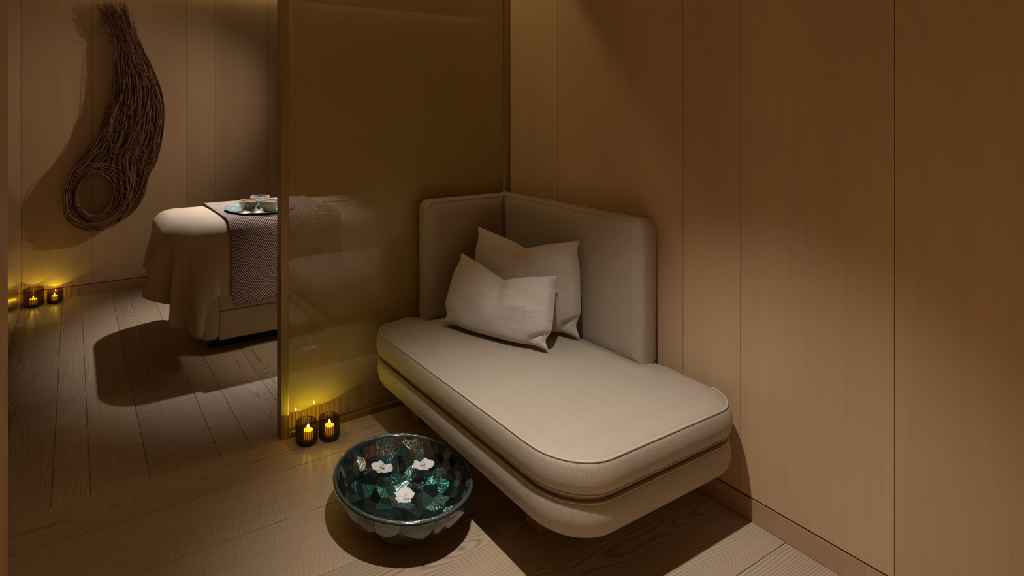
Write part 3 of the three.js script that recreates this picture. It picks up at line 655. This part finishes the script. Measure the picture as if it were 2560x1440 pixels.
{
  const P0 = drapePath(0, 0.15), n = P0.length - 1, len = [0];
  for (let i = 1; i <= n; i++) len.push(len[i - 1] + Math.hypot(P0[i][0] - P0[i - 1][0], P0[i][1] - P0[i - 1][1]));
  const c1 = len[60] + 0.118, c2 = len[60 + 26 + 40] + 0.118, R = 0.092, bump = (s, c, w) => Math.exp(-Math.pow((s - c) / w, 2));
  const tip = c1 - 0.125;
  const hem = (s) => {
    let y = s < tip ? mix(0.335, 0.175, Math.pow(smooth(tip - 0.10, tip - 0.01, s), 0.9)) : 0.175 + 0.13 * smooth(tip, c1 + 0.05, s) + 0.115 * smooth(c1 + 0.03, c1 + 0.12, s);
    y -= 0.2 * bump(s, c2 + 0.1, 0.1);
    return y + 0.014 * Math.sin(s * 31 + 1) * smooth(c1, c1 + 0.05, s);
  };
  const fold = (s) => {
    const mid = smooth(c1 + 0.02, c1 + 0.08, s) * (1 - smooth(c2 - 0.1, c2, s));
    let o = 0.062 * smooth(tip - 0.07, tip - 0.02, s) * (1 - smooth(c1 - 0.03, c1 + 0.035, s)) - 0.028 * bump(s, tip - 0.085, 0.022) + 0.02 * bump(s, tip + 0.012, 0.018) - 0.022 * bump(s, tip + 0.055, 0.016) - 0.03 * bump(s, c1 + 0.03, 0.022);
    o += 0.055 * bump(s, c1 + 0.085, 0.03) + 0.05 * bump(s, c2 + 0.08, 0.08);
    o += mid * (0.026 + 0.036 * Math.sin((s - c1) * 34 - 0.6));
    o += 0.044 * Math.cos(((s - c1 + 0.035) / 0.088) * 2 * Math.PI) * smooth(c1 - 0.34, c1 - 0.16, s) * (1 - smooth(c1 + 0.02, c1 + 0.06, s));
    return o + 0.005 * Math.sin(s * 14) * (1 - mid);
  };
  const rings = [];
  for (let k = 0; k <= 6; k++) rings.push(['flat', mix(0.34, R, k / 6)]);
  for (let k = 1; k <= 12; k++) rings.push(['arc', (k / 12) * Math.PI / 2]);
  for (let k = 1; k <= 22; k++) rings.push(['drop', k / 22]);
  const paths = rings.map(([kind, q]) => drapePath(kind === 'flat' ? q : 0, 0.15));
  let g = grid(n, rings.length - 1, (u, v, i, j) => {
    const [kind, q] = rings[j], p = paths[j][i], s = len[i];
    if (kind === 'flat') return [p[0], BED.top + 0.006 * (1 - Math.pow(1 - (q - R) / 0.25, 2)) + 0.002 * noise2(p[0] * 6, p[1] * 6, 2), p[1]];
    const ins = R - R * Math.sin(kind === 'arc' ? q : Math.PI / 2), y = BED.top - R + R * Math.cos(kind === 'arc' ? q : Math.PI / 2);
    if (kind === 'arc') return [p[0] - p[2] * ins, y, p[1] - p[3] * ins];
    const o = fold(s) * Math.pow(q, 0.72) + 0.004 * q * noise2(s * 9, q * 4, 5);
    return [p[0] + p[2] * o, mix(y, hem(s), q), p[1] + p[3] * o];
  }, (u, v) => [0, 0]);
  const uv = g.attributes.uv;
  for (let j = 0; j < rings.length; j++) for (let i = 0; i <= n; i++) uv.setXY(j * (n + 1) + i, (len[i] - c1) * 1.6 + 0.45, 0.98 - (j / (rings.length - 1)) * 0.9);
  const s = thing('bed_sheet', 'beige sheet with pale stitched petals hanging over the massage table', 'sheet', [0, 0, 0]);
  part('cloth', g, M.linen, s);
  const edge = []; for (let i = 0; i <= n; i++) { const k = (rings.length - 1) * (n + 1) + i, p = g.attributes.position; edge.push(new THREE.Vector3(p.getX(k), p.getY(k), p.getZ(k))); }
  part('hem', tubeAlong(edge, 0.0022, 400, 5), M.linen, s);
}
{ // herringbone runner across the table
  const lift = 0.011, prof = [], R = 0.095, zn = BED.zn + lift, zf = BED.zf - lift, yt = BED.top + 0.0075 + 0.006;
  const push = (z, y) => prof.push([z, y]);
  for (let k = 0; k <= 24; k++) push(zn + 0.012 * (1 - k / 24), mix(0.275, yt - R, k / 24));
  for (let k = 1; k <= 8; k++) { const a = (k / 8) * Math.PI / 2; push(zn - R + R * Math.cos(a), yt - R + R * Math.sin(a)); }
  for (let k = 1; k <= 20; k++) push(mix(zn - R, zf + R, k / 20), yt);
  for (let k = 1; k <= 8; k++) { const a = (k / 8) * Math.PI / 2; push(zf + R - R * Math.sin(a), yt - R + R * Math.cos(a)); }
  for (let k = 1; k <= 16; k++) push(zf - 0.006 * (k / 16), mix(yt - R, 0.32, k / 16));
  const L = [0]; for (let k = 1; k < prof.length; k++) L.push(L[k - 1] + Math.hypot(prof[k][0] - prof[k - 1][0], prof[k][1] - prof[k - 1][1]));
  const at = (u, v, i, j, off = 0) => {
    const [z, y] = prof[j], low = clamp((0.5 - y) / 0.2), x = mix(mix(0.757, 0.725, j / (prof.length - 1)), 1.40, u);
    const w = 0.006 * Math.sin(x * 16) * low * (z > -3.4 ? 1 : -1), hemWave = low * (0.012 * Math.sin(x * 9 + 1) + 0.05 * smooth(0.76, 1.1, x));
    return [x + 0.006 * low * Math.sin(y * 30) * (1 - u), y + hemWave * (z > -3.4 ? 1 : 0) + off, z + w + off * (z > -3.4 ? 0.2 : -0.2)];
  };
  const top = grid(40, prof.length - 1, (u, v, i, j) => at(u, v, i, j, 0.0035), (u, v) => [0, 0]), under = grid(40, prof.length - 1, (u, v, i, j) => at(u, v, i, j, -0.001), (u, v) => [0, 0]);
  for (const q of [top, under]) { const uv = q.attributes.uv, p = q.attributes.position; for (let j = 0; j < prof.length; j++) for (let i = 0; i <= 40; i++) uv.setXY(j * 41 + i, p.getX(j * 41 + i), L[j]); }
  const t = thing('table_runner', 'maroon and cream herringbone throw laid across the massage table', 'throw', [0, 0, 0]);
  part('cloth', mergeGeometries([top, under]), M.runner, t);
  const line = (f, m) => { const pts = []; for (let k = 0; k <= m; k++) pts.push(new THREE.Vector3(...f(k / m))); return pts; };
  const rows = prof.length - 1;
  part('crochet_edge', tubeAlong(line((q) => { const a = at(q, 0, 0, 0, 0.001); return [a[0], a[1] - 0.003 + 0.003 * Math.sin(q * 220), a[2] + 0.001]; }, 160), 0.0032, 480, 5), M.yarn, t, 'looped maroon edging');
  part('selvedge', tubeAlong(line((q) => at(0, 0, 0, Math.round(q * rows), 0.001), rows), 0.0030, 160, 5), M.yarn, t);
}
const TOP = BED.top + 0.0075 + 0.006 + 0.0042;
solo('shell_tray', lathe([[0.0005, 0.0], [0.15, 0.0], [0.195, 0.006], [0.205, 0.012], [0.203, 0.014], [0.193, 0.0095], [0.15, 0.0045], [0.0005, 0.004]], 72), M.tray, 'round blue-green pearl tray on the herringbone throw', 'tray', [0.985, TOP, -3.36]);
function cup(x, z, y, mats, where, dark) {
  const c = thing('shell_cup', `small pale shell bowl ${where}`, 'bowl', [x, y, z], 0, 'small pale shell bowls on the tray');
  part('body', lathe([[0.0005, 0], [0.026, 0], [0.034, 0.004], [0.047, 0.02], [0.0545, 0.038], [0.058, 0.058], [0.0572, 0.0605], [0.055, 0.0595], [0.0515, 0.04], [0.044, 0.022], [0.03, 0.010], [0.0005, 0.008]], 48), M.shellCup, c);
  const rnd = mulberry(Math.round(x * 1000)), bits = [], seed = new THREE.IcosahedronGeometry(1, 0);
  bits.push(lathe([[0.052, 0.0], [0.04, 0.004], [0.02, 0.008], [0.0005, 0.009]], 24).toNonIndexed());
  for (let k = 0; k < 220; k++) { const a = rnd() * 6.283, r = 0.048 * Math.sqrt(rnd()), s = 0.0018 + rnd() * 0.0022; bits.push(seed.clone().scale(s, s * 0.8, s).translate(r * Math.cos(a), 0.009 * (1 - (r / 0.052) ** 2) + 0.0005, r * Math.sin(a))); }
  const g = mergeGeometries(bits.map((b) => { const q = b.index ? b.toNonIndexed() : b; return q; }));
  const s = solo('bath_grains', g, mats, `${dark ? 'dark' : 'pinkish brown'} grains filling the small bowl ${where}`, 'grains', [x, y + 0.046, z]);
  s.userData.kind = 'stuff';
}
const TRAY = TOP + 0.0052;
cup(0.902, -3.300, TRAY, M.grains, 'at the left of the three on the tray');
cup(1.008, -3.244, TRAY, M.grains, 'at the right of the tray, next to the bronze post');
cup(1.005, -3.425, TRAY, M.darkGrains, 'at the back of the tray', true);
{ // a pair of little cymbals on a leather thong
  const t = thing('hand_cymbals', 'pair of small brass hand cymbals joined by a black cord on the tray', 'cymbals', [0, TRAY + 0.0046, 0]);
  const dome = [[0.0005, 0.019], [0.007, 0.019], [0.011, 0.017], [0.015, 0.011], [0.018, 0.009], [0.033, 0.0045], [0.036, 0.003], [0.0365, 0.0012], [0.034, 0.0], [0.017, 0.006], [0.0005, 0.012]];
  const A = [0.862, -3.222], B = [0.934, -3.205];
  for (const [x, z] of [A, B]) {
    part('cymbal', lathe(dome, 40).translate(x, 0, z), M.brass, t);
    part('knot', new THREE.TorusGeometry(0.0055, 0.0025, 8, 16).rotateX(Math.PI / 2).translate(x, 0.021, z), M.cord, t);
  }
  const h = [[A[0], 0.02, A[1]], [A[0] + 0.002, 0.045, A[1] - 0.004], [A[0] + 0.014, 0.057, A[1] - 0.008], [A[0] + 0.035, 0.038, A[1] - 0.012], [A[0] + 0.05, 0.024, A[1] - 0.016], [A[0] + 0.056, 0.03, A[1] - 0.02], [A[0] + 0.078, 0.052, A[1] - 0.022], [A[0] + 0.094, 0.055, A[1] - 0.018], [A[0] + 0.086, 0.036, A[1] - 0.004], [B[0], 0.021, B[1]]];
  part('cord', tubeAlong(h, 0.0017, 90, 6), M.cord, t, 'black leather cord');
  part('cord_knot', tubeAlong([[A[0] + 0.030, 0.004, A[1] + 0.008], [A[0] + 0.044, 0.016, A[1] - 0.008], [A[0] + 0.052, 0.026, A[1] - 0.018], [A[0] + 0.06, 0.018, A[1] - 0.016], [A[0] + 0.046, 0.010, A[1] - 0.002], [A[0] + 0.036, 0.003, A[1] + 0.012]], 0.0026, 60, 6), M.cord, t);
}

// ------------------------------------------------------------------ wall sculpture of bent twigs
{
  const t = thing('twig_sculpture', 'dark brown sculpture of bent twigs coiled into a loop, hanging on the back wall', 'sculpture', [0, 0, ZB]);
  const rnd = mulberry(2024), gauss = () => (rnd() + rnd() + rnd() - 1.5) / 1.5;
  const dark = [0.205, 0.092, 0.047];
  function twig(points, r0, r1, out, seg = 26, radial = 5) {
    const c = new THREE.CatmullRomCurve3(points.map((p) => new THREE.Vector3(...p)), false, 'centripetal'), f = c.computeFrenetFrames(seg), b = out.p.length / 3, m = 0.4 + rnd() * 1.3, hue = 0.9 + rnd() * 0.2;
    for (let i = 0; i <= seg; i++) {
      const q = c.getPointAt(i / seg), r = mix(r0, r1, i / seg);
      for (let k = 0; k < radial; k++) {
        const a = (k / radial) * 2 * Math.PI, x = Math.cos(a), y = Math.sin(a), N = f.normals[i], B = f.binormals[i], nx = N.x * x + B.x * y, ny = N.y * x + B.y * y, nz = N.z * x + B.z * y;
        out.p.push(q.x + nx * r, q.y + ny * r, q.z + nz * r); out.n.push(nx, ny, nz); out.c.push(dark[0] * m, dark[1] * m * hue, dark[2] * m * hue);
      }
    }
    for (let i = 0; i < seg; i++) for (let k = 0; k < radial; k++) { const a = b + i * radial + k, d = b + i * radial + ((k + 1) % radial); out.i.push(a, d, d + radial, a, d + radial, a + radial); }
  }
  const fresh = () => ({ p: [], n: [], c: [], i: [] });
  const built = (o) => { const g = new THREE.BufferGeometry(); g.setAttribute('position', new THREE.Float32BufferAttribute(o.p, 3)); g.setAttribute('normal', new THREE.Float32BufferAttribute(o.n, 3)); g.setAttribute('color', new THREE.Float32BufferAttribute(o.c, 3)); g.setIndex(o.i); return g; };
  // cross-sections of the hank, from the frayed top down to where it parts round the loop: [left x, left y, right x, right y, half depth]
  const rows = [[0.235, 1.93, 0.372, 1.95, 0.028], [0.262, 1.80, 0.448, 1.80, 0.040], [0.258, 1.62, 0.520, 1.645, 0.052], [0.248, 1.45, 0.584, 1.46, 0.060], [0.196, 1.278, 0.600, 1.275, 0.066], [0.147, 1.133, 0.582, 1.10, 0.068], [0.062, 1.014, 0.548, 0.95, 0.068]];
  // the loop: [x, y] from the middle of its hole to the edge of the hole and to the outline, by angle
  const hole = [0.128, 0.728];
  const polar = (pts) => pts.map(([x, y]) => [Math.atan2(y, x), Math.hypot(x, y)]).sort((p, q) => p[0] - q[0]);
  const holeEdge = polar([[-0.098, 0.007], [-0.071, 0.095], [0.019, 0.158], [0.074, 0.129], [0.11, -0.009], [0.074, -0.101], [-0.003, -0.145], [-0.071, -0.094]]);
  const outline = polar([[0.37, 0.114], [0.31, -0.085], [0.188, -0.2], [0.063, -0.257], [-0.079, -0.243], [-0.168, -0.167], [-0.191, -0.045], [-0.175, 0.08], [-0.13, 0.19], [-0.03, 0.27], [0.10, 0.26], [0.22, 0.23], [0.32, 0.18]]);
  const around = (table, a) => {
    a = Math.atan2(Math.sin(a), Math.cos(a));
    let i = table.findIndex((p) => p[0] > a); const n = table.length;
    const hi = table[i < 0 ? 0 : i], lo = table[i < 0 ? n - 1 : (i + n - 1) % n], h = hi[0] + (i < 0 ? 2 * Math.PI : 0), l = lo[0] - (i === 0 ? 2 * Math.PI : 0);
    return mix(lo[1], hi[1], smooth(0, 1, (a - l) / (h - l)));
  };
  const ring = (a, w) => { const r = mix(around(holeEdge, a), around(outline, a), w); return [hole[0] + r * Math.cos(a), hole[1] + r * Math.sin(a)]; };
  const zc = 0.078;
  const bulk = fresh();
  const depth = (d, half) => clamp(zc + d * half, 0.006, 0.16);
  const inHank = (k, q) => [mix(rows[k][0], rows[k][2], q), mix(rows[k][1], rows[k][3], q)];
  for (let n = 0; n < 560; n++) {
    let q = rnd(), d = gauss() * 1.05; const edge = Math.sqrt(Math.max(0, 1 - Math.pow(2 * q - 1, 2) * 0.85)), pts = [], wob = 0.06 + rnd() * 0.22;
    const first = Math.floor(rnd() * rnd() * 4.5);
    if (first === 0) { const [x, y] = inHank(0, q); pts.push([x - 0.025 - 0.07 * rnd() * (1 - q) + 0.03 * gauss(), y + 0.01 + 0.16 * Math.pow(rnd(), 1.5), depth(d * edge + 0.4 * gauss(), 0.035)]); }
    for (let k = first; k < rows.length; k++) { const qq = clamp(q + wob * gauss(), 0.0, 1.0), [x, y] = inHank(k, qq); pts.push([x, y, depth(d * edge, rows[k][4])]); q = mix(q, qq, 0.6); }
    // right-hand twigs go down beside the loop and round beneath it, left-hand ones down the left side
    const w = clamp(0.06 + 0.9 * rnd()), right = q > 0.34;
    const wq = right ? clamp(0.05 + (q - 0.34) / 0.66 + 0.08 * gauss(), 0.02, 1) : clamp(1 - q / 0.34 + 0.12 * gauss(), 0.02, 1);
    const span = right ? -0.5 - rnd() * 3.4 : 0.6 + rnd() * 2.9, a0 = right ? 0.32 : Math.PI - 0.9, steps = Math.max(3, Math.round(Math.abs(span) / 0.42));
    for (let k = 0; k <= steps; k++) { const a = a0 + (span * k) / steps, [x, y] = ring(a, mix(wq, w, k / steps) + 0.03 * gauss()); pts.push([x, y, depth(d * 0.95 + 0.15 * gauss(), 0.062)]); }
    twig(pts, 0.0014 + rnd() * 0.0006, 0.0040 - rnd() * 0.0012, bulk, 36);
  }
  const coil = fresh();
  for (let n = 0; n < 150; n++) {
    const a0 = rnd() * 6.283, turns = 2.6 + rnd() * 4.2, w0 = Math.pow(rnd(), 1.6) * 0.62, w1 = clamp(w0 + 0.25 * gauss()), d = 0.25 + gauss() * 0.9, pts = [], steps = Math.round(turns / 0.35);
    for (let k = 0; k <= steps; k++) { const a = a0 - (turns * k) / steps, [x, y] = ring(a, clamp(mix(w0, w1, k / steps) + 0.035 * gauss(), 0.0, 1)); pts.push([x, y, depth(d, 0.066)]); }
    twig(pts, 0.0040, 0.0028, coil, 36);
  }
  part('twig_hank', built(bulk), M.twig, t).userData.kind = 'stuff';
  part('twig_coil', built(coil), M.twig, t).userData.kind = 'stuff';
  // the frayed ends at the top, one by one
  const tips = [[0.140, 2.13], [0.184, 2.14], [0.242, 2.15], [0.114, 1.929], [0.124, 1.836], [0.158, 2.043], [0.217, 2.048], [0.290, 2.10], [0.321, 2.115], [0.343, 2.13], [0.380, 2.038], [0.205, 2.01], [0.17, 1.99], [0.30, 2.03], [0.26, 2.06], [0.352, 2.02], [0.37, 1.99], [0.228, 1.985], [0.405, 1.93], [0.19, 1.945], [0.33, 2.06], [0.28, 2.0], [0.245, 1.96], [0.31, 1.985], [0.395, 1.985], [0.427, 1.88], [0.445, 1.85], [0.15, 1.955], [0.275, 2.075], [0.335, 1.975]];
  for (let k = 0; k < 34; k++) { const q = rnd(); tips.push([mix(0.13, 0.42, q) + 0.03 * gauss(), mix(1.98, 1.90, q) + 0.15 * rnd() * (1 - 0.5 * q)]); }
  for (const [x, y] of tips) {
    const o = fresh(), q = clamp((x - 0.13) / 0.3 + 0.1 * gauss()), [ax, ay] = inHank(2, q), [bx, by] = inHank(1, clamp(q + 0.08 * gauss())), z = zc + gauss() * 0.03;
    twig([[ax, ay, z], [bx, by, z], [mix(bx, x, 0.55) + 0.02 * gauss(), mix(by, y, 0.55), z + 0.02 * gauss()], [x, y, clamp(z + 0.03 * gauss(), 0.01, 0.15)]], 0.0030, 0.0012, o, 18);
    part('twig', built(o), M.twig, t);
  }
}
renderer.render(scene, camera);
